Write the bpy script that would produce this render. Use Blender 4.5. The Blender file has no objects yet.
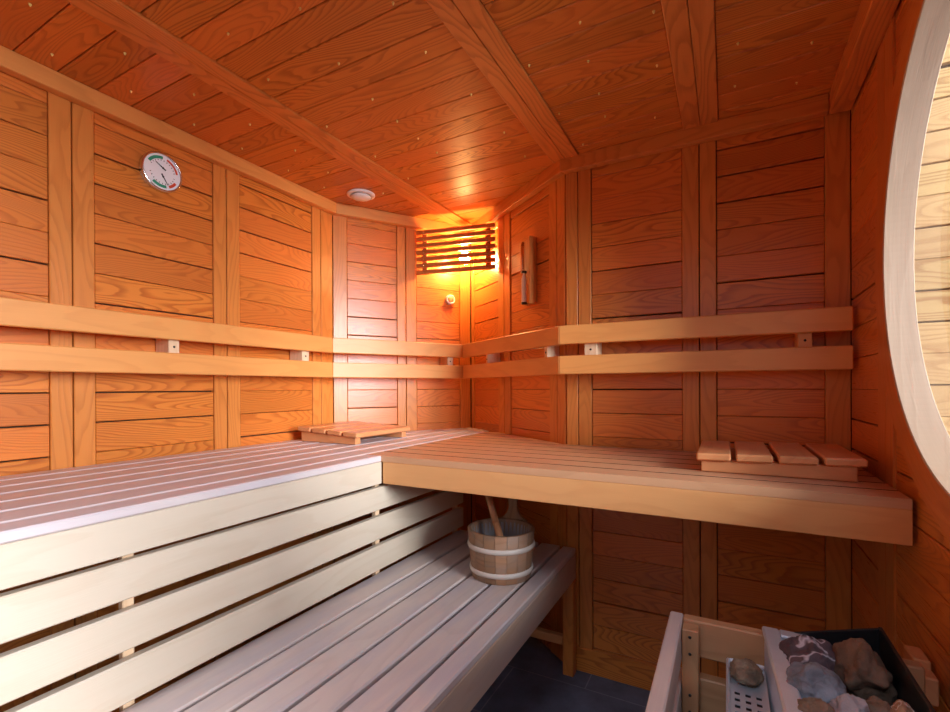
import bpy, bmesh, math, random
from mathutils import Vector, Matrix, noise as mnoise
random.seed(7)
H = 1.169                                   # eye height above the floor
C = bpy.context.scene.collection
V = Vector
def P3(x, y, z): return V((x, y, z + H))    # z given relative to the eye level

# ------------------------------------------------------------------ materials
def new_mat(name):
    m = bpy.data.materials.new(name); m.use_nodes = True
    nt = m.node_tree; nt.nodes.clear()
    out = nt.nodes.new('ShaderNodeOutputMaterial'); b = nt.nodes.new('ShaderNodeBsdfPrincipled')
    nt.links.new(b.outputs[0], out.inputs[0])
    return m, nt, b

def math_n(nt, op, a, b=None, c=None):
    n = nt.nodes.new('ShaderNodeMath'); n.operation = op
    for i, v in enumerate((a, b, c)):
        if v is None: continue
        if isinstance(v, (int, float)): n.inputs[i].default_value = v
        else: nt.links.new(v, n.inputs[i])
    return n.outputs[0]

def mixc(nt, f, a, b, typ='MIX'):
    n = nt.nodes.new('ShaderNodeMix'); n.data_type = 'RGBA'; n.blend_type = typ
    for s, v in ((n.inputs[0], f), (n.inputs[6], a), (n.inputs[7], b)):
        if isinstance(v, (int, float)): s.default_value = v
        elif isinstance(v, tuple): s.default_value = (*v, 1)
        else: nt.links.new(v, s)
    return n.outputs[2]

def noise_n(nt, vec, scale, detail=2, rough=.5):
    n = nt.nodes.new('ShaderNodeTexNoise'); n.inputs['Scale'].default_value = scale
    n.inputs['Detail'].default_value = detail; n.inputs['Roughness'].default_value = rough
    if vec is not None: nt.links.new(vec, n.inputs['Vector'])
    return n.outputs['Fac']

def comb(nt, x, y, z):
    n = nt.nodes.new('ShaderNodeCombineXYZ')
    for i, v in enumerate((x, y, z)):
        if isinstance(v, (int, float)): n.inputs[i].default_value = v
        else: nt.links.new(v, n.inputs[i])
    return n.outputs[0]

def wood(name, light, dark, rough=.42, rings=26, ring_amt=.55, tone=.22, wear=None, fib=.35, spec=.5):
    """Plain-sawn softwood: UV x runs along the board, y across it, each board its own cut."""
    m, nt, b = new_mat(name)
    uv = nt.nodes.new('ShaderNodeUVMap').outputs[0]
    sep = nt.nodes.new('ShaderNodeSeparateXYZ'); nt.links.new(uv, sep.inputs[0])
    u, v = sep.outputs[0], sep.outputs[1]
    geo = nt.nodes.new('ShaderNodeNewGeometry'); r = geo.outputs['Random Per Island']
    r2 = math_n(nt, 'FRACT', math_n(nt, 'MULTIPLY', r, 37.13))
    wz = math_n(nt, 'MULTIPLY', r, 91.7)
    low = noise_n(nt, comb(nt, math_n(nt, 'MULTIPLY', u, 1.5), math_n(nt, 'MULTIPLY', v, 9), wz), 1, 1.5, .35)
    wob = noise_n(nt, comb(nt, math_n(nt, 'MULTIPLY', u, 7), math_n(nt, 'MULTIPLY', v, 40), wz), 1, 2)
    h = math_n(nt, 'ADD', math_n(nt, 'MULTIPLY', low, rings), math_n(nt, 'MULTIPLY', wob, .7))
    fr = math_n(nt, 'FRACT', h)
    tri = nt.nodes.new('ShaderNodeMapRange'); tri.interpolation_type = 'SMOOTHSTEP'       # soft spring wood, sharper late wood
    nt.links.new(fr, tri.inputs[0]); tri.inputs[1].default_value = .35; tri.inputs[2].default_value = .9
    tr2 = nt.nodes.new('ShaderNodeMapRange'); nt.links.new(fr, tr2.inputs[0]); tr2.inputs[1].default_value = .9; tr2.inputs[2].default_value = 1.0
    tr2.inputs[3].default_value = 1; tr2.inputs[4].default_value = 0
    ring = math_n(nt, 'MULTIPLY', tri.outputs[0], tr2.outputs[0])
    fibre = noise_n(nt, comb(nt, math_n(nt, 'MULTIPLY', u, 9), math_n(nt, 'MULTIPLY', v, 420), wz), 1, 3)
    patch = noise_n(nt, comb(nt, math_n(nt, 'MULTIPLY', u, 3), math_n(nt, 'MULTIPLY', v, 6), wz), 1, 3)
    f = math_n(nt, 'MULTIPLY', ring, math_n(nt, 'MULTIPLY_ADD', r2, ring_amt * .7, ring_amt * .5))
    f = math_n(nt, 'ADD', f, math_n(nt, 'MULTIPLY', math_n(nt, 'SUBTRACT', fibre, .45), fib))
    f = math_n(nt, 'ADD', f, math_n(nt, 'MULTIPLY', math_n(nt, 'SUBTRACT', patch, .5), .55))
    cl = nt.nodes.new('ShaderNodeClamp'); nt.links.new(f, cl.inputs[0])
    col = mixc(nt, cl.outputs[0], light, dark)
    if wear:                                                  # grey weathering in long patches
        wn = noise_n(nt, comb(nt, math_n(nt, 'MULTIPLY', u, 4), math_n(nt, 'MULTIPLY', v, 18), wz), 1, 4, .6)
        wf = nt.nodes.new('ShaderNodeMapRange'); nt.links.new(wn, wf.inputs[0])
        wf.inputs[1].default_value = .42; wf.inputs[2].default_value = .68; wf.inputs[4].default_value = .65
        col = mixc(nt, wf.outputs[0], col, wear)
    hs = nt.nodes.new('ShaderNodeHueSaturation'); nt.links.new(col, hs.inputs['Color'])
    nt.links.new(math_n(nt, 'MULTIPLY_ADD', r, tone * 2, 1 - tone), hs.inputs['Value'])
    nt.links.new(math_n(nt, 'MULTIPLY_ADD', r2, .008, .496), hs.inputs['Hue'])
    nt.links.new(hs.outputs[0], b.inputs['Base Color'])
    b.inputs['Specular IOR Level'].default_value = spec
    nt.links.new(math_n(nt, 'MULTIPLY_ADD', fibre, .2, rough - .1), b.inputs['Roughness'])
    bp = nt.nodes.new('ShaderNodeBump'); bp.inputs['Strength'].default_value = .12; bp.inputs['Distance'].default_value = .002
    nt.links.new(math_n(nt, 'ADD', fibre, math_n(nt, 'MULTIPLY', ring, .5)), bp.inputs['Height'])
    nt.links.new(bp.outputs[0], b.inputs['Normal'])
    return m

def plain(name, col, rough=.5, metal=0, nscale=0, namt=.15, bump=0, emit=None, estr=0):
    m, nt, b = new_mat(name)
    b.inputs['Roughness'].default_value = rough; b.inputs['Metallic'].default_value = metal
    if nscale:
        tc = nt.nodes.new('ShaderNodeTexCoord').outputs['Object']
        n = noise_n(nt, tc, nscale, 4)
        c = mixc(nt, n, tuple(x * (1 - namt) for x in col), tuple(min(1, x * (1 + namt)) for x in col))
        nt.links.new(c, b.inputs['Base Color'])
        if bump:
            bp = nt.nodes.new('ShaderNodeBump'); bp.inputs['Strength'].default_value = bump; bp.inputs['Distance'].default_value = .003
            nt.links.new(n, bp.inputs['Height']); nt.links.new(bp.outputs[0], b.inputs['Normal'])
    else: b.inputs['Base Color'].default_value = (*col, 1)
    if emit: b.inputs['Emission Color'].default_value = (*emit, 1); b.inputs['Emission Strength'].default_value = estr
    return m

def stone_mat(name, base, alt, vein=None, vs=14):
    m, nt, b = new_mat(name); b.inputs['Roughness'].default_value = .8
    tc = nt.nodes.new('ShaderNodeTexCoord').outputs['Object']
    n1 = noise_n(nt, tc, 22, 6, .65); n2 = noise_n(nt, tc, 90, 4, .7)
    cr = nt.nodes.new('ShaderNodeMapRange'); nt.links.new(n1, cr.inputs[0]); cr.inputs[1].default_value = .36; cr.inputs[2].default_value = .64
    col = mixc(nt, cr.outputs[0], base, alt)
    col = mixc(nt, math_n(nt, 'MULTIPLY', n2, .75), col, tuple(x * .3 for x in base))
    if vein:
        w = nt.nodes.new('ShaderNodeTexNoise'); nt.links.new(tc, w.inputs['Vector']); w.inputs['Scale'].default_value = vs; w.inputs['Detail'].default_value = 3
        d = math_n(nt, 'ABSOLUTE', math_n(nt, 'SUBTRACT', w.outputs['Fac'], .5))
        mr = nt.nodes.new('ShaderNodeMapRange'); nt.links.new(d, mr.inputs[0])
        mr.inputs[1].default_value = 0; mr.inputs[2].default_value = .018; mr.inputs[3].default_value = .8; mr.inputs[4].default_value = 0
        col = mixc(nt, mr.outputs[0], col, vein)
    nt.links.new(col, b.inputs['Base Color'])
    bp = nt.nodes.new('ShaderNodeBump'); bp.inputs['Strength'].default_value = .6; bp.inputs['Distance'].default_value = .006
    nt.links.new(math_n(nt, 'ADD', n1, math_n(nt, 'MULTIPLY', n2, .4)), bp.inputs['Height']); nt.links.new(bp.outputs[0], b.inputs['Normal'])
    return m

def floor_mat():
    m, nt, b = new_mat('slate_tile')
    tc = nt.nodes.new('ShaderNodeTexCoord').outputs['Object']
    br = nt.nodes.new('ShaderNodeTexBrick'); nt.links.new(tc, br.inputs['Vector'])
    br.offset = 0.5; br.inputs['Scale'].default_value = 1
    br.inputs['Brick Width'].default_value = .60; br.inputs['Row Height'].default_value = .305; br.inputs['Mortar Size'].default_value = .0022
    br.inputs['Color1'].default_value = (.105, .115, .155, 1); br.inputs['Color2'].default_value = (.125, .135, .18, 1); br.inputs['Mortar'].default_value = (.22, .22, .25, 1)
    n = noise_n(nt, tc, 7, 6, .62)
    mr = nt.nodes.new('ShaderNodeMapRange'); nt.links.new(n, mr.inputs[0]); mr.inputs[1].default_value = .3; mr.inputs[2].default_value = .7
    mr.inputs[3].default_value = .65; mr.inputs[4].default_value = 1.45
    col = mixc(nt, 1.0, br.outputs[0], comb(nt, mr.outputs[0], mr.outputs[0], mr.outputs[0]), 'MULTIPLY')
    nt.links.new(col, b.inputs['Base Color']); b.inputs['Roughness'].default_value = .5
    bp = nt.nodes.new('ShaderNodeBump'); bp.inputs['Strength'].default_value = .25; bp.inputs['Distance'].default_value = .004
    nt.links.new(n, bp.inputs['Height']); nt.links.new(bp.outputs[0], b.inputs['Normal'])
    return m

def glass_mat():
    m, nt, b = new_mat('clear_glass'); nt.nodes.remove(b)
    out = [n for n in nt.nodes if n.type == 'OUTPUT_MATERIAL'][0]
    t = nt.nodes.new('ShaderNodeBsdfTransparent'); g = nt.nodes.new('ShaderNodeBsdfGlossy'); g.inputs['Roughness'].default_value = .02
    lw = nt.nodes.new('ShaderNodeLayerWeight'); lw.inputs[0].default_value = .5; f = math_n(nt, 'MULTIPLY_ADD', math_n(nt, 'POWER', lw.outputs['Facing'], 5), .9, .04); mx = nt.nodes.new('ShaderNodeMixShader')
    nt.links.new(f, mx.inputs[0]); nt.links.new(t.outputs[0], mx.inputs[1]); nt.links.new(g.outputs[0], mx.inputs[2]); nt.links.new(mx.outputs[0], out.inputs[0])
    return m

M = dict(
    wall=wood('hemlock_wall_boards', (.62, .190, .033), (.36, .076, .012), .31, 30, .62, .13, spec=.5),
    stile=wood('hemlock_stiles', (.60, .205, .045), (.41, .11, .02), .33, 16, .38, .09, spec=.5),
    ceil=wood('hemlock_ceiling_boards', (.62, .195, .033), (.35, .082, .011), .38, 30, .65, .12, spec=.4),
    beam=wood('hemlock_ceiling_battens', (.64, .21, .05), (.38, .10, .022), .4, 18, .5, .07, spec=.4),
    trim=wood('hemlock_cornice', (.70, .29, .078), (.52, .175, .04), .4, 8, .3, .05),
    rail=wood('pale_backrest_wood', (.70, .295, .085), (.58, .215, .055), .40, 7, .28, .05),
    spacer=wood('pale_spacer_wood', (.72, .50, .32), (.55, .33, .18), .5, 10, .3, .1),
    bench=wood('abachi_bench_top', (.62, .54, .53), (.52, .43, .43), .40, 7, .25, .05, (.54, .49, .53)),
    front=wood('abachi_bench_front', (.60, .50, .39), (.51, .39, .275), .5, 6, .25, .04),
    shelftop=wood('alder_bench_top', (.60, .33, .175), (.47, .225, .105), .36, 7, .3, .06),
    shelf=wood('alder_bench_front', (.68, .33, .13), (.56, .24, .085), .38, 6, .25, .05),
    low=wood('weathered_bench_top', (.58, .47, .42), (.44, .34, .31), .45, 7, .25, .06, (.44, .39, .42)),
    lowfront=wood('weathered_front_board', (.54, .38, .28), (.42, .27, .18), .48, 7, .3, .05, (.46, .38, .34)),
    edge=plain('shaded_slat_edge', (.10, .045, .022), .8, 0, 30, .2),
    head=wood('headrest_wood', (.64, .27, .115), (.50, .18, .07), .36, 8, .35, .07, fib=.18),
    guard=wood('pale_pine_guard', (.48, .235, .115), (.35, .15, .065), .5, 10, .4, .05),
    ring=wood('pale_window_reveal', (.46, .32, .215), (.36, .235, .15), .45, 12, .4, .04),
    outer=wood('pale_pine_boards', (.58, .335, .12), (.38, .16, .04), .5, 22, .9, .10),
    bucket=wood('bucket_staves', (.32, .17, .09), (.20, .10, .05), .55, 12, .5, .2, (.25, .19, .155)),
    ladle=wood('ladle_wood', (.48, .23, .11), (.34, .14, .06), .5, 8, .3, .05),
    shade=wood('lamp_shade_wood', (.52, .18, .055), (.36, .105, .03), .45, 8, .4, .08),
    hoop=plain('pale_hoop_plastic', (.58, .51, .45), .45, 0, 40, .08),
    liner=plain('grey_bucket_liner', (.28, .26, .27), .3),
    steel=plain('brushed_steel', (.70, .71, .76), .42, .6, 60, .08),
    chrome=plain('dial_bezel', (.75, .75, .77), .18, 1),
    black=plain('black_enamel', (.012, .012, .014), .35),
    dark=plain('dark_gap', (.05, .022, .01), .9, 0, 8, .2),
    white=plain('white_plastic', (.80, .79, .80), .35),
    face=plain('dial_face', (.82, .84, .88), .4),
    green=plain('dial_green', (.02, .28, .16), .5), red=plain('dial_red', (.62, .06, .02), .5), ink=plain('dial_ink', (.03, .03, .035), .5),
    copper=plain('timer_copper', (.80, .42, .24), .25, 1), sand=plain('white_sand', (.85, .86, .84), .9, 0, 200, .1),
    screw=plain('dark_screw', (.05, .045, .045), .4, .8), bead=plain('star_bead', (.80, .62, .20), .3),
    bulb=plain('lamp_bulb', (1, .9, .7), .4, emit=(1, .58, .20), estr=330),
    socket=plain('lamp_socket', (.75, .72, .66), .4),
    floor=floor_mat(), glass=glass_mat(),
)

# ------------------------------------------------------------------ mesh helpers
class MB:
    def __init__(s): s.bm = bmesh.new(); s.uv = s.bm.loops.layers.uv.new('UVMap'); s.smooth = False
    def _merge(s, t, l=None, w=None, smooth=False):
        uvl = t.loops.layers.uv.verify()
        if l is not None:
            n = l.cross(w)
            for f in t.faces:
                for lo in f.loops:
                    p = lo.vert.co; lo[uvl].uv = (p.dot(l), p.dot(w) + p.dot(n))
        bmesh.ops.recalc_face_normals(t, faces=t.faces[:])
        vm = {v: s.bm.verts.new(v.co) for v in t.verts}
        for f in t.faces:
            try: g = s.bm.faces.new([vm[v] for v in f.verts])
            except ValueError: continue
            g.smooth = smooth
            for a, b in zip(g.loops, f.loops): a[s.uv].uv = b[uvl].uv
        t.free()
    def prism(s, pts, n, th, l, bev=.0018):
        """pts: 3D polygon; extruded by -n*th (pts lie on the front face); l = grain direction."""
        t = bmesh.new(); n = V(n).normalized(); l = V(l).normalized(); w = n.cross(l).normalized()
        a = [t.verts.new(V(p)) for p in pts]; b = [t.verts.new(V(p) - n * th) for p in pts]
        t.faces.new(a); t.faces.new(b[::-1])
        k = len(pts)
        for i in range(k): t.faces.new((a[i], b[i], b[(i + 1) % k], a[(i + 1) % k]))
        bmesh.ops.recalc_face_normals(t, faces=t.faces[:])
        if bev:
            bmesh.ops.bevel(t, geom=t.edges[:], offset=bev, segments=1, affect='EDGES', clamp_overlap=True)
        s._merge(t, l, w)
    def box(s, o, l, w, n, L, W, T, bev=.0018):
        """o = corner on the front face; spans l*L, w*W and goes back by n*T."""
        l, w, n = V(l).normalized(), V(w).normalized(), V(n).normalized(); o = V(o)
        s.prism([o, o + l * L, o + l * L + w * W, o + w * W], n, T, l, bev)
    def tube(s, p, q, r0, r1, seg=20, cap=True, smooth=True):
        p, q = V(p), V(q); d = (q - p); L = d.length; d.normalize()
        t = bmesh.new()
        bmesh.ops.create_cone(t, cap_ends=cap, segments=seg, radius1=r0, radius2=r1, depth=L)
        R = d.to_track_quat('Z', 'Y').to_matrix().to_4x4()
        bmesh.ops.transform(t, matrix=Matrix.Translation((p + q) / 2) @ R, verts=t.verts[:])
        w = d.orthogonal().normalized(); s._merge(t, d, w, smooth)
    def lathe(s, o, axis, prof, seg=40, smooth=True, a0=0, a1=2 * math.pi, ref=None):
        """prof: (radius, height) pairs along axis from o."""
        o, ax = V(o), V(axis).normalized(); e1 = V(ref).normalized() if ref else ax.orthogonal().normalized(); e2 = ax.cross(e1)
        t = bmesh.new(); uvl = t.loops.layers.uv.verify(); full = abs(a1 - a0) > 6.28
        n = seg if full else seg + 1
        rows = []
        for i in range(n):
            a = a0 + (a1 - a0) * i / seg; dv = e1 * math.cos(a) + e2 * math.sin(a)
            rows.append([t.verts.new(o + dv * r + ax * h) for r, h in prof])
        acc = [0]
        for (r0, h0), (r1, h1) in zip(prof, prof[1:]): acc.append(acc[-1] + math.hypot(r1 - r0, h1 - h0))
        rm = max(r for r, _ in prof)
        for i in range(seg):
            A, B = rows[i], rows[(i + 1) % n]
            for k in range(len(prof) - 1):
                f = t.faces.new((A[k], B[k], B[k + 1], A[k + 1]))
                ua, ub = (a1 - a0) * i / seg * rm, (a1 - a0) * (i + 1) / seg * rm
                for lo, uv in zip(f.loops, ((ua, acc[k]), (ub, acc[k]), (ub, acc[k + 1]), (ua, acc[k + 1]))): lo[uvl].uv = uv
        s._merge(t, None, None, smooth)
    def build(s, name, mat, parent=None, origin=None):
        me = bpy.data.meshes.new(name); bm = s.bm
        if parent is not None: org = WORLD[parent]
        elif origin is not None: org = V(origin)
        else:
            co = [v.co for v in bm.verts]
            org = V([(min(c[i] for c in co) + max(c[i] for c in co)) / 2 for i in range(3)]); org.z = min(c.z for c in co)
        bmesh.ops.translate(bm, verts=bm.verts[:], vec=-org)
        bm.to_mesh(me); bm.free(); me.materials.append(mat)
        o = bpy.data.objects.new(name, me); C.objects.link(o)
        if parent is not None: o.parent = parent
        else: o.location = org
        WORLD[o] = org
        return o
WORLD = {}
def empty(name, loc, label, cat, group=None):
    o = bpy.data.objects.new(name, None); C.objects.link(o); o.location = loc; o.empty_display_size = .1
    WORLD[o] = V(loc); tag(o, label, cat, group); return o
def tag(o, label, cat, group=None):
    o['label'] = label; o['category'] = cat
    if group: o['group'] = group
    return o
def struct(o): o['kind'] = 'structure'; return o
X, Y, Z = V((1, 0, 0)), V((0, 1, 0)), V((0, 0, 1))

# ------------------------------------------------------------------ plan of the room
NEAR, FAR_LOW = -.45, None
ZC, ZT = .94, .884
chain = [V((-1.7775, NEAR)), V((-1.7775, 1.772)), V((-1.345, 2.45)), V((-.592, 1.9024)), V((.346, 1.9024)), V((.346, NEAR))]
def nrm(a, b):
    d = (b - a).normalized(); return V((d.y, -d.x))
def off(i, d):
    """corner i of the wall chain moved d into the room"""
    if i == 0: return chain[0] + nrm(chain[0], chain[1]) * d
    if i == 5: return chain[5] + nrm(chain[4], chain[5]) * d
    n0, n1 = nrm(chain[i - 1], chain[i]), nrm(chain[i], chain[i + 1])
    det = n0.x * n1.y - n0.y * n1.x; c0, c1 = d + n0.dot(chain[i]), d + n1.dot(chain[i])
    return V(((c0 * n1.y - c1 * n0.y) / det, (n0.x * c1 - n1.x * c0) / det))
LINES = [.85 - .0957 * k for k in range(-1, 23)]
def spans():
    zz = [ZC + .0] + [z for z in LINES if z < ZC - .02 and z > -H + .02] + [-H]
    g = [random.choice((.0004, .0006, .0010, .0022, .0026)) for z in zz]      # boards have shrunk unevenly
    return [(zz[k + 1] + g[k + 1], zz[k] - g[k]) for k in range(len(zz) - 1)]

def wall(name, i, stiles, board=None, stile=None):
    a, b = chain[i], chain[i + 1]; d = (b - a).normalized(); n = nrm(a, b); L = (b - a).length
    d3, n3 = V((*d, 0)), V((*n, 0))
    mb = MB()
    p = [off(i, -.02), off(i + 1, -.02), off(i + 1, -.09), off(i, -.09)]
    mb.prism([P3(q.x, q.y, -H) for q in p], -Z, ZC + H + .06, d3, 0)
    back = mb.build(name, M['dark']); struct(back)
    cuts = [0] + [x for s in stiles for x in s] + [L]
    bd = MB()
    for s0, s1 in zip(cuts[0::2], cuts[1::2]):
        if s1 - s0 < .02: continue
        for z0, z1 in spans():
            o = a + d * (s0 + .001) - n * .005
            bd.box(P3(o.x, o.y, z0), d3, Z, n3, s1 - s0 - .002, z1 - z0, .016)
    bd.build('boards', board or M['wall'], back)
    for s0, s1 in stiles:
        st = MB(); o = a + d * s0
        st.box(P3(o.x, o.y, -H + .002), Z, d3, -n3 if False else n3, ZC + H - .004, s1 - s0 - .0015, .022, .002)
        st.build('stile', stile or M['stile'], back)
    return back

def y2s(*ys): return [(y0 - NEAR, y1 - NEAR) for y0, y1 in ys]
wall('wall_left', 0, y2s((-.395, -.34), (-.338, -.28), (.115, .17), (.172, .229), (.631, .687), (.689, .746), (1.139, 1.1935), (1.1955, 1.2525), (1.638, 1.691), (1.693, 1.771)))
wall('wall_left_corner', 1, [(.001, .073), (.345, .395), (.397, .459), (.732, .802)])
wall('wall_right_corner', 2, [(.002, .038), (.339, .403), (.405, .466), (.809, .866), (.868, .925)])
def x2s(*xs): return [(x0 + .60, x1 + .60) for x0, x1 in xs]
wall('wall_back', 3, x2s((-.598, -.549), (-.547, -.493), (-.155, -.0975), (-.0955, -.041), (.276, .344)))

# right wall with the round opening
WC, WZ, WR = .99, .298, .507
def cut(y0, y1, z0, z1, N=36):
    if z1 < WZ - WR or z0 > WZ + WR or y1 < WC - WR or y0 > WC + WR:
        return [[(y0, z0), (y1, z0), (y1, z1), (y0, z1)]]
    zs = [z0 + (z1 - z0) * k / N for k in range(N + 1)]; out = []
    wd = lambda z: math.sqrt(max(0, WR * WR - (z - WZ) ** 2))
    for side in (0, 1):
        lo = [(y0 if side == 0 else max(y0, WC + wd(z))) for z in zs]
        hi = [(min(y1, WC - wd(z)) if side == 0 else y1) for z in zs]
        run = []
        for z, a, b in list(zip(zs, lo, hi)) + [(None, 1, 0)]:
            if b - a > .004: run.append((z, a, b))
            else:
                if len(run) > 1: out.append([(a_, z_) for z_, a_, b_ in run] + [(b_, z_) for z_, a_, b_ in run[::-1]])
                run = []
    return out
xr = .346
mb = MB()
for y0, z0, z1 in ((.362, -H, WZ - WR), (.362, WZ - WR, WZ + WR), (.362, WZ + WR, ZC + .06), (NEAR, .862, ZC + .06)):
    for poly in cut(y0, .361 if y0 < 0 else 2.0, z0, z1, 48): mb.prism([P3(xr + .02, y, z) for y, z in poly], -X, .03, Y, 0)
wr = struct(mb.build('wall_right', M['dark']))
def right_boards(parent, x, sgn, mat, segs):
    bd = MB()
    for y0, y1 in segs:
        for z0, z1 in spans():
            for poly in cut(y0 + .001, y1 - .001, z0, z1): bd.prism([P3(x, y, z) for y, z in poly], V((sgn, 0, 0)), .014, Y, .0015 if len(poly) < 6 else 0)
    bd.build('boards', mat, parent)
rst = [(1.449, 1.512), (1.514, 1.576), (.404, .467), (.469, .531)]
right_boards(wr, xr + .005, -1, M['wall'], [(1.576, 1.900), (.531, 1.449), (.364, .404)])
for y0, y1 in rst:
    st = MB()
    for poly in cut(y0, y1, -H + .002, ZC - .002, 90): st.prism([P3(xr, y, z) for y, z in poly], -X, .022, Z, 0)
    st.build('stile', M['stile'], wr)

# round window: face ring, pale reveal, pane
win = MB(); SEG = 8
win.lathe(P3(xr - .004, WC, WZ), -X, [(.502, -.026), (.502, 0), (.505, .003), (.577, .003), (.580, 0), (.580, -.016)], 160, False)
w1 = struct(win.build('window_1', M['stile'], None, P3(xr, WC, WZ)))
rv = MB(); rv.lathe(P3(xr - .008, WC, WZ), X, [(.503, -.001), (.5, .001), (.5, .056), (.503, .058), (.503, .058), (.54, .058)], 180, False)
rv.build('reveal', M['ring'], w1)
gp = MB(); gp.lathe(P3(xr + .044, WC, WZ), X, [(.0001, 0), (.496, 0), (.496, .005), (.0001, .005)], 64, False)
gp.build('pane', M['glass'], w1)

# front wall behind the camera with an unseen window added for cool light, and a glass door in the near end of the right wall
fw = MB(); QX0, QX1, QZ0, QZ1 = -.95, .22, .15, .90
for x0, x1, z0, z1 in ((-1.85, QX0, -H, ZC + .06), (QX1, .42, -H, ZC + .06), (QX0, QX1, -H, QZ0), (QX0, QX1, QZ1, ZC + .06)):
    fw.box(P3(x0, NEAR, z0), X, Z, Y, x1 - x0, z1 - z0, .06, 0)
struct(fw.build('wall_front', M['wall']))
fw = MB()
for x0, x1, z0, z1 in ((QX0, QX0 + .04, QZ0, QZ1), (QX1 - .04, QX1, QZ0, QZ1)): fw.box(P3(x0, NEAR + .006, z0), Z, X, Y, z1 - z0, x1 - x0, .07, .002)
for z0 in (QZ0, QZ1 - .04): fw.box(P3(QX0 + .04, NEAR + .006, z0), X, Z, Y, QX1 - QX0 - .08, .04, .07, .002)
w2 = struct(fw.build('added_window', M['stile']))
gp = MB(); gp.box(P3(QX0 + .041, NEAR - .03, QZ0 + .041), X, Z, Y, QX1 - QX0 - .082, QZ1 - QZ0 - .082, .006, 0); gp.build('pane', M['glass'], w2)
DY0, DY1, DZ = -.40, .36, .86
df = MB()
for y0, y1 in ((DY0, DY0 + .045), (DY1 - .045, DY1)): df.box(P3(xr + .03, y0, -H + .002), Z, Y, X, H + DZ, y1 - y0, .034, .002)
df.box(P3(xr + .03, DY0 + .045, DZ - .045), Y, Z, X, DY1 - DY0 - .09, .045, .034, .002)
d1 = struct(df.build('door_1', M['stile']))
dp = MB(); dp.box(P3(xr + .012, DY0 + .046, -H + .006), Z, Y, X, H + DZ - .052, DY1 - DY0 - .092, .008, .001); dp.build('pane', M['glass'], d1)
dh = MB(); dh.tube(P3(xr - .045, DY1 - .11, -.22), P3(xr - .045, DY1 - .11, .04), .013, .013)
for zz in (-.19, .01): dh.tube(P3(xr - .045, DY1 - .11, zz), P3(xr + .005, DY1 - .11, zz), .008, .008)
dh.build('door_handle', M['trim'], d1)

# outside the round window: the lit boarding of the next bay
ow = MB(); ow.box(P3(.42, 1.93, -H), X, Z, -Y, 1.9, ZC + H + 1.4, .04, 0); wo = struct(ow.build('wall_outer', M['dark']))
bd = MB()
for x0, x1 in ((.40, 1.25), (1.252, 2.3)):
    for z0, z1 in spans() + [(.952 + .0957 * k, 1.046 + .0957 * k) for k in range(12)]: bd.box(P3(x0, 1.905, z0 + .012), X, Z, -Y, x1 - x0, z1 - z0, .016)
bd.build('boards', M['outer'], wo)

# floor
fl = MB(); fl.box(P3(-2.0, -1.8, -H), X, Y, Z, 4.2, 4.5, .05, 0)
struct(fl.build('floor', M['floor'], None, P3(-.489, 1.49, -H)))

# ceiling boards, battens, cornice
cl = MB(); cl.box(P3(-2.0, NEAR - .06, ZC + .02), X, Y, -Z, 2.42, 3.0, .05, 0); ce = struct(cl.build('ceiling', M['dark']))
bd = MB(); ys = [1.228 + .0978 * k for k in range(-18, 14)]
xs = [-1.83, -1.402, -1.295, -.640, -.527, -.140, -.026, .36]
for x0, x1 in zip(xs[0::2], xs[1::2]):
    for y0, y1 in zip(ys, ys[1:]): bd.box(P3(x0 + .001, y0 + .0016, ZC), X, Y, -Z, x1 - x0 - .002, y1 - y0 - .0032, .016)
bd.build('boards', M['ceil'], ce)
tn = [0]
def trim_obj(mb, mat): tn[0] += 1; return struct(mb.build('trim_%d' % tn[0], mat))
for x0, x1 in zip(xs[1:-1:2], xs[2:-1:2]):
    for a, b in ((x0, (x0 + x1) / 2 - .0008), ((x0 + x1) / 2 + .0008, x1)):
        t = MB(); t.box(P3(a, ys[0], ZC - .006), Y, X, -Z, ys[-1] - ys[0], b - a, .024, .002); trim_obj(t, M['beam'])
for i, o in ((0, .035), (1, .035), (2, .035), (3, .035)):
    q = [off(i, 0), off(i + 1, 0), off(i + 1, o), off(i, o)]
    if i == 3: q[2] = V((xr - .0565, chain[4].y - o)); q[1] = V((xr - .0565, chain[4].y))
    d = chain[i + 1] - chain[i]
    t = MB(); t.prism([P3(p.x, p.y, ZT) for p in q], -Z, .0555, V((*d, 0)), .002); trim_obj(t, M['trim'] if i < 2 else M['stile'])
t = MB(); t.box(P3(xr - .056, NEAR, .868), Y, Z, -X, 1.866 - NEAR, .0715, .056, .002); trim_obj(t, M['beam'])
t = MB(); t.box(P3(-.60, 1.896, -H), X, Z, -Y, .945, .097, .014, .002); struct(t.build('baseboard_back', M['wall']))

# ------------------------------------------------------------------ benches
def wy(x):        # back wall line over the left bench
    return 1.772 + (x + 1.7775) * .678 / .4325 if x < -1.345 else 2.45 - (x + 1.345) * .5476 / .753
ZB = -.2395
e = empty('sauna_bench', P3(-1.43, .8, -H), 'long upper bench of pale slats along the left wall with an open slatted front', 'bench')
ed = [-1.772, -1.682, -1.5754, -1.4688, -1.3622, -1.2556, -1.149, -1.074]
for k in range(7):
    x0, x1 = ed[k] + .006, ed[k + 1] - (.006 if k < 6 else 0)
    poly = [(x0, NEAR + .03), (x1, NEAR + .03)]
    if k < 6:
        poly.append((x1, wy(x1) - .006))
        if x0 < -1.345 < x1: poly.append((-1.345, 2.442))
        poly.append((x0, wy(x0) - .006))
    else: poly += [(x1, 1.299), (x0, 1.299)]
    s = MB(); s.prism([P3(x, y, ZB) for x, y in poly], Z, .0215, Y, .0035); s.build('slat', M['bench'], e)
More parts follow.
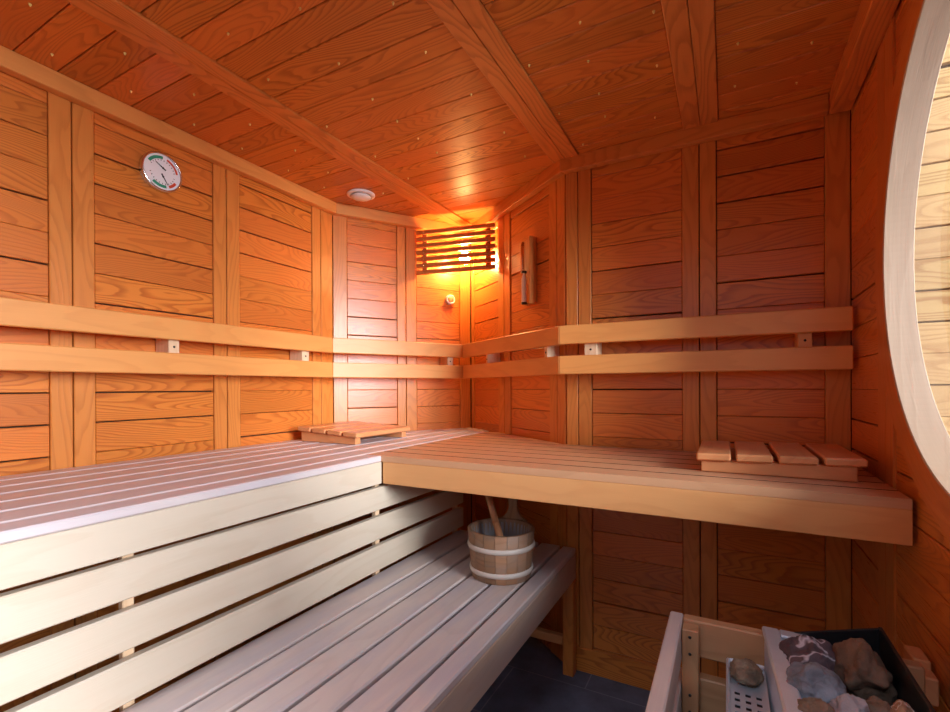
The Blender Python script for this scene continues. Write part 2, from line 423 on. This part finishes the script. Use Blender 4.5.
s = MB(); s.box(P3(-1.074, NEAR + .03, -.338), Y, Z, X, 1.299 - NEAR - .03, .0765, .026, .002); s.build('front_board', M['front'], e)
for z0, z1 in ((-.430, -.350), (-.5335, -.4525), (-.641, -.5545)):
    s = MB(); s.box(P3(-1.077, NEAR + .03, z0), Y, Z, X, 1.885 - NEAR - .03, z1 - z0, .024, .003); s.build('riser_board', M['front'], e)
for y0 in (-.30, .506, 1.297, 1.85):
    s = MB(); s.box(P3(-1.1015, y0, -H + .002), Z, Y, X, H - .265, .022, .018, .002); s.build('support_post', M['spacer'], e)
for y0 in (-.28, .53, 1.32):
    s = MB(); s.box(P3(-1.146, y0, -.309), X, Z, -Y, -.62, .046, .03, .002); s.build('cross_bearer', M['spacer'], e)

e = empty('sauna_bench', P3(-.37, 1.6, -H), 'shorter upper bench along the back wall, its deep plain front board above the bucket', 'bench')
ye = [1.299, 1.391, 1.487, 1.583, 1.679, 1.775, 1.871, 1.967, 2.063, 2.159, 2.25]
for k in range(10):
    y0, y1 = ye[k] + (.0045 if k else 0), ye[k + 1] - .0045
    xb = lambda y: -1.345 + (2.45 - y) * .753 / .5476 - .008
    if y1 < 1.89: poly = [(-1.143, y0), (.341, y0), (.341, y1), (-1.143, y1)]
    elif y0 < 1.8: continue
    else:
        if k == 6: poly = [(-1.143, y0), (.341, y0), (.341, 1.896), (-.606, 1.896), (xb(y1), y1), (-1.143, y1)]
        else: poly = [(-1.143, y0), (xb(y0), y0), (xb(y1), y1), (-1.143, y1)]
    s = MB(); s.prism([P3(x, y, ZB) for x, y in poly], Z, .0215, X, 0); so = s.build('slat', M['shelftop'], e)
    so.data.materials.append(M['edge'])                        # slat edges coloured dark to stand in for shade in the gaps
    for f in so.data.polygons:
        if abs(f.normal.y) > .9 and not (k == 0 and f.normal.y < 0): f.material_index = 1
s = MB(); s.box(P3(-1.071, 1.299, -.338), X, Z, -Y, 1.413, .0765, .026, .002); s.build('front_board', M['shelf'], e)
for x0 in (-.75, -.2, .29):
    s = MB(); s.box(P3(x0, 1.327, -.309), Y, Z, X, .56, .046, .03, .002); s.build('cross_bearer', M['shelf'], e)

e = empty('sauna_bench', P3(-.8, .8, -H), 'low step bench of greyish slats holding the bucket', 'bench')
ZL = -.66
lx = [-1.104, -.990, -.896, -.801, -.7035, -.609, -.5485]
for k in range(6):
    x0, x1 = lx[k] + .006, lx[k + 1] - (.006 if k < 5 else 0)
    s = MB(); s.box(P3(x0, NEAR + .05, ZL), Y, X, -Z if False else Z, 1.885 - NEAR - .05, x1 - x0, .024, .004); s.build('slat', M['low'], e)
s = MB(); s.box(P3(-.5485, NEAR + .05, -.785), Y, Z, X, 1.884 - NEAR - .05, .1005, .026, .002); s.build('front_board', M['lowfront'], e)
for y0 in (-.33, 1.838):
    for x1 in (-.548, -1.03):
        s = MB(); s.box(P3(x1 - .0, y0, -H + .001), Z, Y, X, H + ZL - .026 - (.101 if x1 > -.6 else 0), .044, .044, .003)
        s.build('leg', M['stile'], e)
    s = MB(); s.box(P3(-1.03, y0 + .006, -1.052), X, Z, -Y, .437, .035, .03, .003); s.build('stretcher', M['shelf'], e)
    s = MB(); s.box(P3(-1.06, y0 + .006, ZL - .075), X, Z, -Y, .484, .05, .03, .003); s.build('cross_bearer', M['stile'], e)

# ------------------------------------------------------------------ backrests
Z1, Z2, Z3, Z4 = .242, .168, .1225, .0497
RF = [V((-1.67, NEAR + .06)), V((-1.67, 1.66)), off(2, .1076), V((-.588, 1.795)), V((.337, 1.795))]   # front edge of the rails
def roff(i, d):
    if i in (0, 4):
        n = nrm(RF[0], RF[1]) if i == 0 else nrm(RF[3], RF[4]); return RF[i] - n * d
    n0, n1 = nrm(RF[i - 1], RF[i]), nrm(RF[i], RF[i + 1]); det = n0.x * n1.y - n0.y * n1.x
    c0, c1 = n0.dot(RF[i]) - d, n1.dot(RF[i]) - d
    return V(((c0 * n1.y - c1 * n0.y) / det, (n0.x * c1 - n1.x * c0) / det))
def backrest(i, label, spacers):
    a, b = chain[i], chain[i + 1]; d = (b - a).normalized(); n = nrm(a, b)
    q = [RF[i], RF[i + 1], roff(i + 1, .024), roff(i, .024)]; rn = nrm(RF[i], RF[i + 1]); rd = (RF[i + 1] - RF[i]).normalized()
    c = (q[0] + q[1]) / 2
    e = empty('backrest', P3(c.x, c.y, Z4), label, 'backrest', 'two-rail backrests round the walls')
    for zt, zb in ((Z1, Z2), (Z3, Z4)):
        m = MB(); m.prism([P3(p.x, p.y, zt) for p in q], Z, zt - zb, V((*rd, 0)), .003); m.build('rail', M['rail'], e)
    for s0, s1 in spacers:
        w = a + d * s0; dep = (RF[i] - w).dot(rn) - .0245          # from the wall to the back of the rails
        m = MB(); o = w + rn * dep
        m.box(P3(o.x, o.y, Z4 + .006), Z, V((*rd, 0)), V((*rn, 0)), Z1 - Z4 - .012, s1 - s0, dep - .001, .002)
        sp = m.build('spacer', M['rail'] if i == 3 and s0 > .6 else M['spacer'], e)
        m = MB(); o = o + rd * (s1 - s0) / 2; zz = (Z2 + Z3) / 2
        m.tube(P3(o.x, o.y, zz), P3(o.x + rn.x * .0008, o.y + rn.y * .0008, zz), .004, .004, 12); m.build('screw', M['screw'], sp)
backrest(0, 'long two-rail wooden backrest on the left wall under the round dial', y2s((.05, .09), (.923, .959), (1.499, 1.539)))
backrest(1, 'two-rail backrest on the lit corner wall behind the low slatted headrest', [(.601, .637)])
backrest(2, 'short reddish two-rail backrest on the corner wall under the sand timer', [(.345, .365), (.862, .885)])
backrest(3, 'two-rail wooden backrest on the back wall above the right headrest', x2s((-.5007, -.4515), (.191, .23)))

# ------------------------------------------------------------------ headrests
def headrest(x0, x1, y0, y1, hl, hr, label):
    """slats run along y; hl, hr = height of the top at x0 and x1"""
    e = empty('headrest', P3((x0 + x1) / 2, (y0 + y1) / 2, ZB), label, 'headrest', 'slatted headrests')
    W = x1 - x0; slat = (W - .036) / 4
    hz = lambda x: ZB + hl + (hr - hl) * (x - x0) / W
    ln = V((x1 - x0, 0, hr - hl)).normalized(); n = V((-ln.z, 0, ln.x))
    for k in range(4):
        a = x0 + k * (slat + .012)
        m = MB(); m.box(P3(a, y0, hz(a)), Y, ln, n, y1 - y0, slat, .02, .004); m.build('slat', M['head'], e)
    for y in (y0 + .012, y1 - .045):
        m = MB(); pts = [P3(x0 + .012, y, ZB + .001), P3(x1 - .018, y, ZB + .001), P3(x1 - .018, y, hz(x1 - .018) - .0205), P3(x0 + .012, y, hz(x0 + .012) - .0205)]
        m.prism(pts, -Y, .032, X, .002); m.build('side_rail', M['head'], e)
headrest(-1.70, -1.35, 1.474, 1.85, .068, .050, 'low slatted wooden headrest on the left bench in front of the pale corner wall')
headrest(-.078, .300, 1.45, 1.805, .052, .060, 'slatted wooden headrest at the right end of the back bench beside the round window')

# ------------------------------------------------------------------ bucket and ladle
bx, by, bz = -.708, 1.505, ZL
e = empty('sauna_bucket', P3(bx, by, bz), 'round wooden stave bucket with two pale hoops on the low step bench', 'bucket')
m = MB(); NS = 18; hb = .165
for k in range(NS):
    a0, a1 = 2 * math.pi * k / NS + .006, 2 * math.pi * (k + 1) / NS - .006
    m.lathe(P3(bx, by, bz), Z, [(.088, .0005), (.104, .0005), (.1055, .003), (.1185, hb - .002), (.1165, hb), (.106, hb), (.104, hb - .003), (.092, .012), (.088, .0005)], 4, True, a0, a1)
body = m.build('staves', M['bucket'], e)
m = MB(); m.lathe(P3(bx, by, bz), Z, [(.0001, .02), (.089, .02), (.0955, .06), (.1035, hb - .012), (.1045, hb - .006)], 40); m.build('liner', M['liner'], e)
for h, r in ((.030, .1075), (.112, .1145)):
    m = MB(); m.lathe(P3(bx, by, bz), Z, [(r - .002, h - .009), (r + .003, h - .008), (r + .0055, h), (r + .003, h + .008), (r - .002, h + .009)], 48); m.build('hoop', M['hoop'], e)
# tall stave with a flared top as handle on the far side
dirv = V((-.04, 1, 0)).normalized(); sd = V((1, .04, 0)).normalized()
prof = [(.058, hb - .006), (.036, hb + .008), (.023, hb + .024), (.017, hb + .042), (.017, hb + .066), (.026, hb + .086), (.028, hb + .10)]
m = MB(); c0 = P3(bx, by, bz) + dirv * .101
left = [c0 - sd * w + Z * h + dirv * .012 for w, h in prof]; right = [c0 + sd * w + Z * h + dirv * .012 for w, h in prof]
m.prism(left + right[::-1], -dirv, .014, Z, .002); m.build('handle_stave', M['bucket'], e)
e = empty('sauna_ladle', P3(bx - .01, by - .02, bz + .03), 'wooden ladle leaning in the bucket, its handle rising under the back bench', 'ladle')
top, bot = P3(-.772, 1.52, -.372), P3(-.675, 1.47, -.585)
m = MB(); dd = (top - bot).normalized()
m.tube(bot, bot + dd * .12, .0145, .012, 14); m.tube(bot + dd * .12, top, .012, .0125, 14); m.build('handle', M['ladle'], e)
m = MB(); bc = P3(-.671, 1.468, -.627)
m.lathe(bc, Z, [(.0001, .0), (.022, .003), (.034, .016), (.038, .036), (.035, .036), (.030, .017), (.019, .007), (.0001, .005)], 28); m.build('bowl', M['ladle'], e)

# ------------------------------------------------------------------ dial on the left wall
dc = P3(-1.782, .943, .769)
e = empty('round_dial', dc, 'round white dial with a silver rim, green and red arcs, on the left wall', 'gauge')
m = MB(); m.lathe(dc, X, [(.0001, .0), (.066, .0), (.069, .004), (.069, .018), (.0655, .0225), (.062, .021), (.061, .016)], 64); m.build('bezel', M['chrome'], e)
m = MB(); m.lathe(dc, X, [(.0001, .0175), (.0625, .0175), (.0625, .005)], 48, False); m.build('face', M['face'], e)
def arc(r0, r1, a0, a1, mat, name):
    """angles in degrees, 0 = towards +y (right as seen), 90 = up"""
    t = MB(); pts = []
    n = 14
    f = lambda r, a: dc + X * .0185 + Y * (r * math.cos(math.radians(a))) + Z * (r * math.sin(math.radians(a)))
    pts = [f(r0, a0 + (a1 - a0) * k / n) for k in range(n + 1)] + [f(r1, a1 + (a0 - a1) * k / n) for k in range(n + 1)]
    t.prism(pts, X, .0006, Z, 0); return t.build(name, mat, e)
arc(.045, .055, 88, 150, M['green'], 'green_arc'); arc(.047, .054, 10, 72, M['red'], 'red_arc')
arc(.045, .055, 232, 285, M['green'], 'green_arc'); arc(.046, .055, 296, 330, M['red'], 'red_arc')
for k in range(22):
    a = math.radians(12 + k * 14) if k < 11 else math.radians(195 + (k - 11) * 15); r = .039
    p = dc + X * .0183 + Y * (r * math.cos(a)) + Z * (r * math.sin(a)); q = p + (Y * math.cos(a) + Z * math.sin(a)) * .004
    t = MB(); t.tube(p, q, .0011, .0011, 6); t.build('tick_mark', M['ink'], e)
def hand(a, L, y0, z0):
    t = MB(); a = math.radians(a); dv = Y * math.cos(a) + Z * math.sin(a); sv = Y * -math.sin(a) + Z * math.cos(a); o = dc + X * .0202 + Y * y0 + Z * z0
    t.prism([o - dv * L * .35 - sv * .0026, o + dv * L - sv * .0009, o + dv * L + sv * .0009, o - dv * L * .35 + sv * .0026], X, .0008, Z, 0); t.tube(o - X * .002, o + X * .001, .003, .003, 12); t.build('hand', M['ink'], e)
hand(148, .030, .002, .014); hand(-58, .030, .002, -.016)

# ------------------------------------------------------------------ small fittings
def wall_pt(i, s, o, z):
    a, b = chain[i], chain[i + 1]; d = (b - a).normalized(); n = nrm(a, b); p = a + d * s + n * o
    return P3(p.x, p.y, z), V((*d, 0)), V((*n, 0))
vc = P3(-1.56, 1.742, ZC)
e = empty('air_vent', vc, 'white round air valve in the ceiling near the left corner', 'vent')
m = MB(); m.lathe(vc, -Z, [(.0001, 0), (.060, 0), (.067, .004), (.067, .008), (.058, .013), (.05, .013), (.05, .008), (.0001, .008)], 40); m.build('ring', M['white'], e)
m = MB(); m.lathe(vc, -Z, [(.0001, .008), (.038, .009), (.047, .016), (.046, .020), (.03, .026), (.0001, .028)], 40); m.build('valve_disc', M['white'], e)
kc, _, kn = wall_pt(1, .663, -.006, .508)
e = empty('round_sensor', kc, 'small round white sensor on the lit corner wall under the lamp', 'sensor')
m = MB(); m.lathe(kc, kn, [(.0001, 0), (.026, 0), (.0275, .003), (.0275, .024), (.025, .027), (.020, .027), (.019, .022), (.0001, .022)], 32); m.build('ring', M['white'], e)
m = MB(); m.lathe(kc, kn, [(.0001, .022), (.0185, .022), (.0185, .025), (.012, .028), (.0001, .029)], 28); m.build('cap', M['head'], e)

# sand timer on the right corner wall
s0 = .668
tb, td, tnn = wall_pt(2, s0, -.004, .385)
e = empty('sand_timer', tb, 'wooden sand timer with a glass tube on the reddish corner wall', 'sand timer')
m = MB(); p, d3, n3 = wall_pt(2, s0 - .046, .012, .385); m.box(p, Z, d3, n3, .305, .084, .016, .002); m.build('backing', M['stile'], e)
m = MB(); p, d3, n3 = wall_pt(2, s0 + .026, .036, .383); m.box(p, Z, d3, n3, .309, .014, .026, .002); m.build('side_rail', M['stile'], e)
p, d3, n3 = wall_pt(2, s0 - .034, .028, .53)
m = MB(); m.tube(p, p + Z * .15, .009, .009, 16); m.build('upper_tube', M['copper'], e)
p, d3, n3 = wall_pt(2, s0 - .022, .028, .392)
m = MB(); m.lathe(p, Z, [(.0001, 0), (.010, .002), (.0115, .01), (.0115, .115), (.003, .145), (.0115, .15), (.0001, .155)], 20); m.build('sand_tube', M['sand'], e)
for h in (-.004, .142):
    m = MB(); m.tube(p + Z * h, p + Z * (h + .009), .0125, .0125, 18); m.build('tube_clip', M['screw'], e)

# corner lamp: slatted shade across the corner and a bulb behind it
lp = V((-1.520, 2.140)); rp = V((-1.078, 2.231)); zt, zb = .869, .627
e = empty('corner_lamp', P3(-1.28, 2.16, zb), 'wooden slatted corner lamp with a glowing bulb behind it under the ceiling', 'lamp')
ld = (rp - lp).normalized(); l3 = V((*ld, 0)); n3 = V((ld.y, -ld.x, 0)); LL = (rp - lp).length
for k in range(7):
    z0 = zb + k * (zt - zb - .0215) / 6
    m = MB(); m.box(P3(lp.x, lp.y, z0), l3, Z, n3, LL, .0215, .016, .002); m.build('shade_slat', M['shade'], e)
for s in (.03, LL - .058):
    m = MB(); o = lp + ld * s; o3 = P3(o.x, o.y, zb + .002) - n3 * .0165
    m.box(o3, Z, l3, n3, zt - zb - .004, .028, .02, .002); m.build('upright', M['shade'], e)
    for k in range(7):
        z0 = zb + k * (zt - zb - .0215) / 6 + .0095; p = P3(o.x, o.y, z0) + l3 * .014 + n3 * .0003
        m = MB(); m.tube(p - n3 * .002, p + n3 * .0006, .0035, .0035, 10); m.build('screw', M['chrome'], e)
bc = P3(-1.30, 2.30, .722)
m = MB(); m.lathe(bc, Z, [(.0001, -.032), (.018, -.027), (.029, -.010), (.030, .006), (.022, .026), (.014, .040), (.012, .052)], 24); m.build('bulb', M['bulb'], e)
m = MB(); m.lathe(bc, Z, [(.0001, .05), (.017, .05), (.020, .056), (.020, .090), (.024, .094), (.024, .10), (.0001, .10)], 24)
m.box(bc + V((-.006, .01, .09)), V((-.04, .12, 0)), Z, V((.95, .32, 0)), .12, .012, .012, .001); m.build('socket', M['socket'], e)

# star lights in the ceiling
stars = [(-1.496, .497), (-1.666, .6), (-1.482, .695), (-1.655, .793), (-1.497, .897), (-1.667, .998), (-1.161, .787), (-.928, .82), (-1.227, .961), (-.988, 1.012), (-.716, .917), (-.742, 1.094), (-1.014, 1.189), (-1.264, 1.234), (-1.493, 1.093), (-1.67, 1.187), (-1.501, 1.298), (-1.023, 1.33), (-1.024, 1.458), (-1.256, 1.487), (-.721, 1.322), (-1.529, 1.498), (-1.665, 1.402), (-1.659, 1.601), (-1.019, 1.581), (-1.259, 1.714), (-1.462, 1.787), (-.332, 1.196), (-.16, 1.25), (-.507, 1.284), (-.351, 1.349), (-.179, 1.464), (-.359, 1.514), (-.506, 1.558), (-.372, 1.652), (-.22, 1.742), (-.49, 1.801), (.028, 1.477), (.023, 1.681), (-.722, 1.576), (-.723, 1.78), (.206, 1.57), (.191, 1.756)]
st0 = None
for x, y in stars:
    if st0 is None:
        m = MB(); m.lathe(P3(x, y, ZC), -Z, [(.0001, -.012), (.0036, -.012), (.0036, .0004), (.0028, .003), (.0018, .0058), (.0001, .007)], 12)
        st0 = m.build('star_light', M['bead'], None, P3(x, y, ZC)); o = st0
    else:
        o = st0.copy(); C.objects.link(o); o.location = P3(x, y, ZC)
    tag(o, 'tiny pale bead of a star light set in the ceiling boards', 'star light', 'star lights in the ceiling')

# ------------------------------------------------------------------ heater, guard, stones
GT = -.52
e = empty('heater_guard', P3(.1, .9, -H), 'pale wooden guard rail round the stove, with a corner post', 'guard rail')
for k in range(4):
    z1 = GT - k * .125
    m = MB(); m.box(P3(-.090, .42, z1 - .080), Y, Z, X, .752, .080, .028, .003); m.build('side_board', M['low'], e)
    m = MB(); m.box(P3(-.0895, 1.144, z1 - .080), X, Z, -Y, .408, .080, .028, .003); m.build('back_board', M['guard'], e)
for y in (1.108, .44):
    m = MB(); m.box(P3(-.056, y, -H + .001), Z, Y, X, H + GT - .008, .035, .033, .002); pst = m.build('post', M['guard'], e)
    if y > 1:
        for k in range(3):
            for dz in (.022, .058):
                p = P3(-.073, 1.108, GT - k * .125 - dz); m = MB(); m.tube(p, p - Y * .0012, .0032, .0032, 10); m.build('screw', M['screw'], pst)
m = MB(); m.box(P3(.318, 1.21, -.60), Y, Z, -X, .06, .066, .0275, .003); m.box(P3(.318, 1.172, -.60), Y, Z, -X, .037, .052, .0275, .003)
tag(m.build('wall_cleat', M['head']), 'small wooden cleat on the right wall at the end of the guard rail', 'cleat')

e = empty('sauna_stove', P3(.16, .97, -H), 'steel and black sauna stove filled with stones in the right corner', 'stove')
hx0, hx1, hy0, hy1, hzf, hzr, hb = .062, .258, .80, 1.150, GT + .018, -.460, -1.0
m = MB()
# front casing with its flange, corrugated lower front
SK = .05; sx = lambda y: hx0 + SK * (hy1 - y)
m.prism([P3(sx(hy0), hy0, hzf), P3(sx(hy0) + .03, hy0, hzf), P3(hx0 + .03, hy1, hzf), P3(hx0, hy1, hzf)], Z, .012, Y, .003)
m.box(P3(hx0 + .03, hy1 - .03, hzf), X, Y, Z, .05, .03, .012, .003)
m.build('front_flange', M['steel'], e)
m = MB(); nfl = 46
pts = []
for k in range(nfl + 1):
    y = hy0 + (hy1 - hy0) * k / nfl; pts.append(P3(sx(y) + (.004 if k % 2 else .009), y, hzf - .013))
m.prism(pts + [P3(hx0 + .018, hy1, hzf - .013), P3(sx(hy0) + .018, hy0, hzf - .013)], Z, hzf - hb, Z, 0); m.build('corrugated_front', M['steel'], e)
m = MB()
m.prism([P3(hx1, hy0, hb), P3(hx1, hy1, hb), P3(hx1, hy1, hzr), P3(hx1, hy0, hzr)], X, .006, Y, .0008)
m.prism([P3(hx0 + .02, hy1, hb), P3(hx1, hy1, hb), P3(hx1, hy1, hzr), P3(hx0 + .05, hy1, hzf - .002), P3(hx0 + .02, hy1, hzf - .014)], Y, .006, X, .0008)
m.prism([P3(hx0 + .02, hy0, hb), P3(hx1, hy0, hb), P3(hx1, hy0, hzr), P3(hx0 + .02, hy0, hzf - .014)], -Y, .006, X, .0008)
m.box(P3(hx0 + .02, hy0, hb), Y, X, Z, hy1 - hy0, hx1 - hx0 - .02, .02, .001)
m.box(P3(hx0 + .02, hy0 + .01, -.62), Y, X, Z, hy1 - hy0 - .02, hx1 - hx0 - .03, .01, .001)
m.build('casing', M['black'], e)
# perforated tray in front
tz, tx0, tx1, ty0, ty1 = -.59, -.004, .067, .80, 1.135
m = MB(); pw = (tx1 - tx0 - .016)
ncol, pitch = 3, .021
ys_ = [ty0 + .02 + pitch * k for k in range(11)]
colx = [tx0 + .016 + .018 * k for k in range(ncol)]
def plate_cells():
    # a flat plate with oblong holes, cell by cell
    xe = [tx0 + .006] + [v for c in colx for v in (c - .0045 + .003, c + .0045 + .003)] + [tx1]
    for i in range(len(xe) - 1):
        if i % 2 == 0: m.box(P3(xe[i], ty0, tz), Y, X, Z, ty1 - ty0, xe[i + 1] - xe[i], .002, 0)
        else:
            last = ty0
            for yy in ys_:
                m.box(P3(xe[i], last, tz), Y, X, Z, yy - .0055 - last, xe[i + 1] - xe[i], .002, 0); last = yy + .0055
            m.box(P3(xe[i], last, tz), Y, X, Z, ty1 - last, xe[i + 1] - xe[i], .002, 0)
plate_cells()
m.box(P3(tx0, ty0, tz + .012), Y, X, Z, ty1 - ty0, .007, .014, .003); m.box(P3(tx0 + .004, ty1 - .006, tz + .012), X, Y, Z, tx1 - tx0 - .004, .007, .014, .003)
tr = m.build('perforated_tray', M['steel'], e)
m = MB(); m.box(P3(tx0 + .006, ty0 + .002, tz - .0055), Y, X, Z, ty1 - ty0 - .004, tx1 - tx0 - .008, .003, 0); m.build('tray_bottom', M['black'], tr)
m = MB(); m.box(P3(tx0 + .01, ty0 + .01, -.61), Z, Y, X, -.50, ty1 - ty0 - .02, .006, .001); 
for yy in (.84, 1.09):
    for xx in (.075, .235): m.box(P3(xx, yy, -H + .001), Z, Y, X, H - 1.0 - .02, .03, .03, .002)
m.build('feet', M['black'], e)

smats = dict(
    purple=stone_mat('purple_stone', (.07, .042, .05), (.19, .11, .12), (.60, .52, .55), 11),
    grey=stone_mat('grey_stone', (.13, .13, .15), (.38, .38, .43), (.13, .12, .13), 20),
    brown=stone_mat('brown_stone', (.13, .07, .042), (.25, .135, .08)),
    tan=stone_mat('tan_stone', (.18, .105, .065), (.33, .21, .14)),
    rose=stone_mat('rose_stone', (.42, .34, .34), (.55, .46, .46)),
    rust=stone_mat('rust_stone', (.42, .20, .10), (.52, .30, .18), (.7, .6, .55), 20),
    band=stone_mat('banded_stone', (.40, .28, .18), (.14, .10, .07)),
)
def stone(c, r, mat, label, seed, rot=0, rough=.30, flat=.06, place=True):
    t = bmesh.new(); bmesh.ops.create_icosphere(t, subdivisions=5, radius=1)
    sv = V((seed * 3.7, seed * 1.9, seed * 5.3)); rnd = random.Random(seed)
    planes = [(V((rnd.uniform(-1, 1), rnd.uniform(-1, 1), rnd.uniform(-1, 1))).normalized(), rnd.uniform(.72, .95)) for _ in range(11)]
    for v in t.verts:
        p = v.co.copy()
        for n, dd in planes:
            k = p.dot(n)
            if k > dd: p -= n * (k - dd) * .85
        p *= 1 + rough * mnoise.noise(p * 1.6 + sv) + .10 * mnoise.noise(p * 3.6 + sv) + .06 * mnoise.noise(p * 9 + sv)
        v.co = Matrix.Rotation(rot, 3, 'Z') @ V((p.x * r[0], p.y * r[1], p.z * r[2]))
    m = MB(); bmesh.ops.translate(t, verts=t.verts[:], vec=c); m._merge(t, None, None, True)
    o = m.build('sauna_stone', smats[mat], None, c); tag(o, label, 'stone', 'stones of the stove'); return o
SL = [
    ((0.134, 1.054, -0.514), (.048, .058, .042), 'purple', 'dark purple stone with white veins at the far left of the stove', 3, -.3),
    ((0.129, 0.958, -0.507), (.044, .040, .036), 'grey', 'pale grey-blue stone in front of the purple one at the stove edge', 5, -.5),
    ((0.207, 1.041, -0.502), (.042, .046, .048), 'brown', 'large blunt brown stone near the black rear of the stove', 9, .2),
    ((0.119, 0.878, -0.515), (.026, .042, .032), 'tan', 'tan stone beside the steel flange, below the grey-blue stone', 12, .4),
    ((0.167, 0.911, -0.515), (.028, .036, .034), 'rose', 'small pinkish grey stone between the grey-blue and tan stones', 15, .1),
    ((0.200, 0.944, -0.525), (.034, .038, .034), 'tan', 'brown sloping stone in front of the big blunt stone', 18, -.6),
    ((0.231, 0.906, -0.509), (.026, .042, .036), 'rust', 'rust-orange stone at the black rear edge in front', 21, .3),
]
for a in SL: stone(P3(*a[0]), *a[1:])
stone(P3(.032, 1.085, -.575), (.028, .040, .018), 'band', 'brown and white banded stone lying in the perforated steel tray', 41, .15)

# ------------------------------------------------------------------ light
W = bpy.data.worlds.new('daylight'); bpy.context.scene.world = W; W.use_nodes = True
bg = W.node_tree.nodes['Background']; wn = W.node_tree
wz = wn.nodes.new('ShaderNodeSeparateXYZ'); wn.links.new(wn.nodes.new('ShaderNodeTexCoord').outputs['Generated'], wz.inputs[0])
wr_ = wn.nodes.new('ShaderNodeMapRange'); wn.links.new(wz.outputs[2], wr_.inputs[0]); wr_.inputs[1].default_value = -.08; wr_.inputs[2].default_value = .25
sky = mixc(wn, wr_.outputs[0], (.16, .15, .14), (1.25, 1.65, 2.15)); wn.links.new(sky, bg.inputs[0]); bg.inputs[1].default_value = .6
def area(name, loc, to, sx, sy, power, col, portal=False):
    l = bpy.data.lights.new(name, 'AREA'); l.shape = 'RECTANGLE'; l.size = sx; l.size_y = sy; l.energy = power; l.color = col
    o = bpy.data.objects.new(name, l); C.objects.link(o); o.location = loc
    o.rotation_euler = (V(to) - V(loc)).to_track_quat('-Z', 'Y').to_euler()
    if portal: l.cycles.is_portal = True
    return o
area('daylight', P3(4.2, -.25, .95), P3(-.9, .6, .2), 1.8, 2.4, 600, (.89, .94, 1))
area('daylight_front', P3(-.35, -2.4, 2.9), P3(-.25, .9, -.5), 1.2, 1.2, 170, (.62, .80, 1))  # cool lamp added outside the unseen front window

# ------------------------------------------------------------------ camera
cam = bpy.data.cameras.new('camera'); co = bpy.data.objects.new('camera', cam); C.objects.link(co)
f, cy, yaw, pit, rol = 468.876, 388.487, .493867, -.002655, -.004493
fwd = V((-math.sin(yaw) * math.cos(pit), math.cos(yaw) * math.cos(pit), math.sin(pit)))
r0 = V((math.cos(yaw), math.sin(yaw), 0)); u0 = r0.cross(fwd)
r = r0 * math.cos(rol) + u0 * math.sin(rol); u = -r0 * math.sin(rol) + u0 * math.cos(rol)
co.matrix_world = Matrix(((r.x, u.x, -fwd.x, 0), (r.y, u.y, -fwd.y, 0), (r.z, u.z, -fwd.z, H), (0, 0, 0, 1)))
cam.sensor_width = 36; cam.sensor_fit = 'HORIZONTAL'; cam.lens = f / 950 * 36
cam.shift_y = (cy - 356) / 950; cam.clip_start = .02
sc = bpy.context.scene; sc.camera = co
sc.view_settings.view_transform = 'Standard'; sc.view_settings.look = 'None'; sc.view_settings.gamma = 1; sc.view_settings.exposure = 0.3
sc.cycles.max_bounces = 14; sc.cycles.diffuse_bounces = 8; sc.cycles.glossy_bounces = 4; sc.cycles.transparent_max_bounces = 12
sc.cycles.use_denoising = True; sc.cycles.sample_clamp_indirect = 6; sc.cycles.caustics_reflective = False
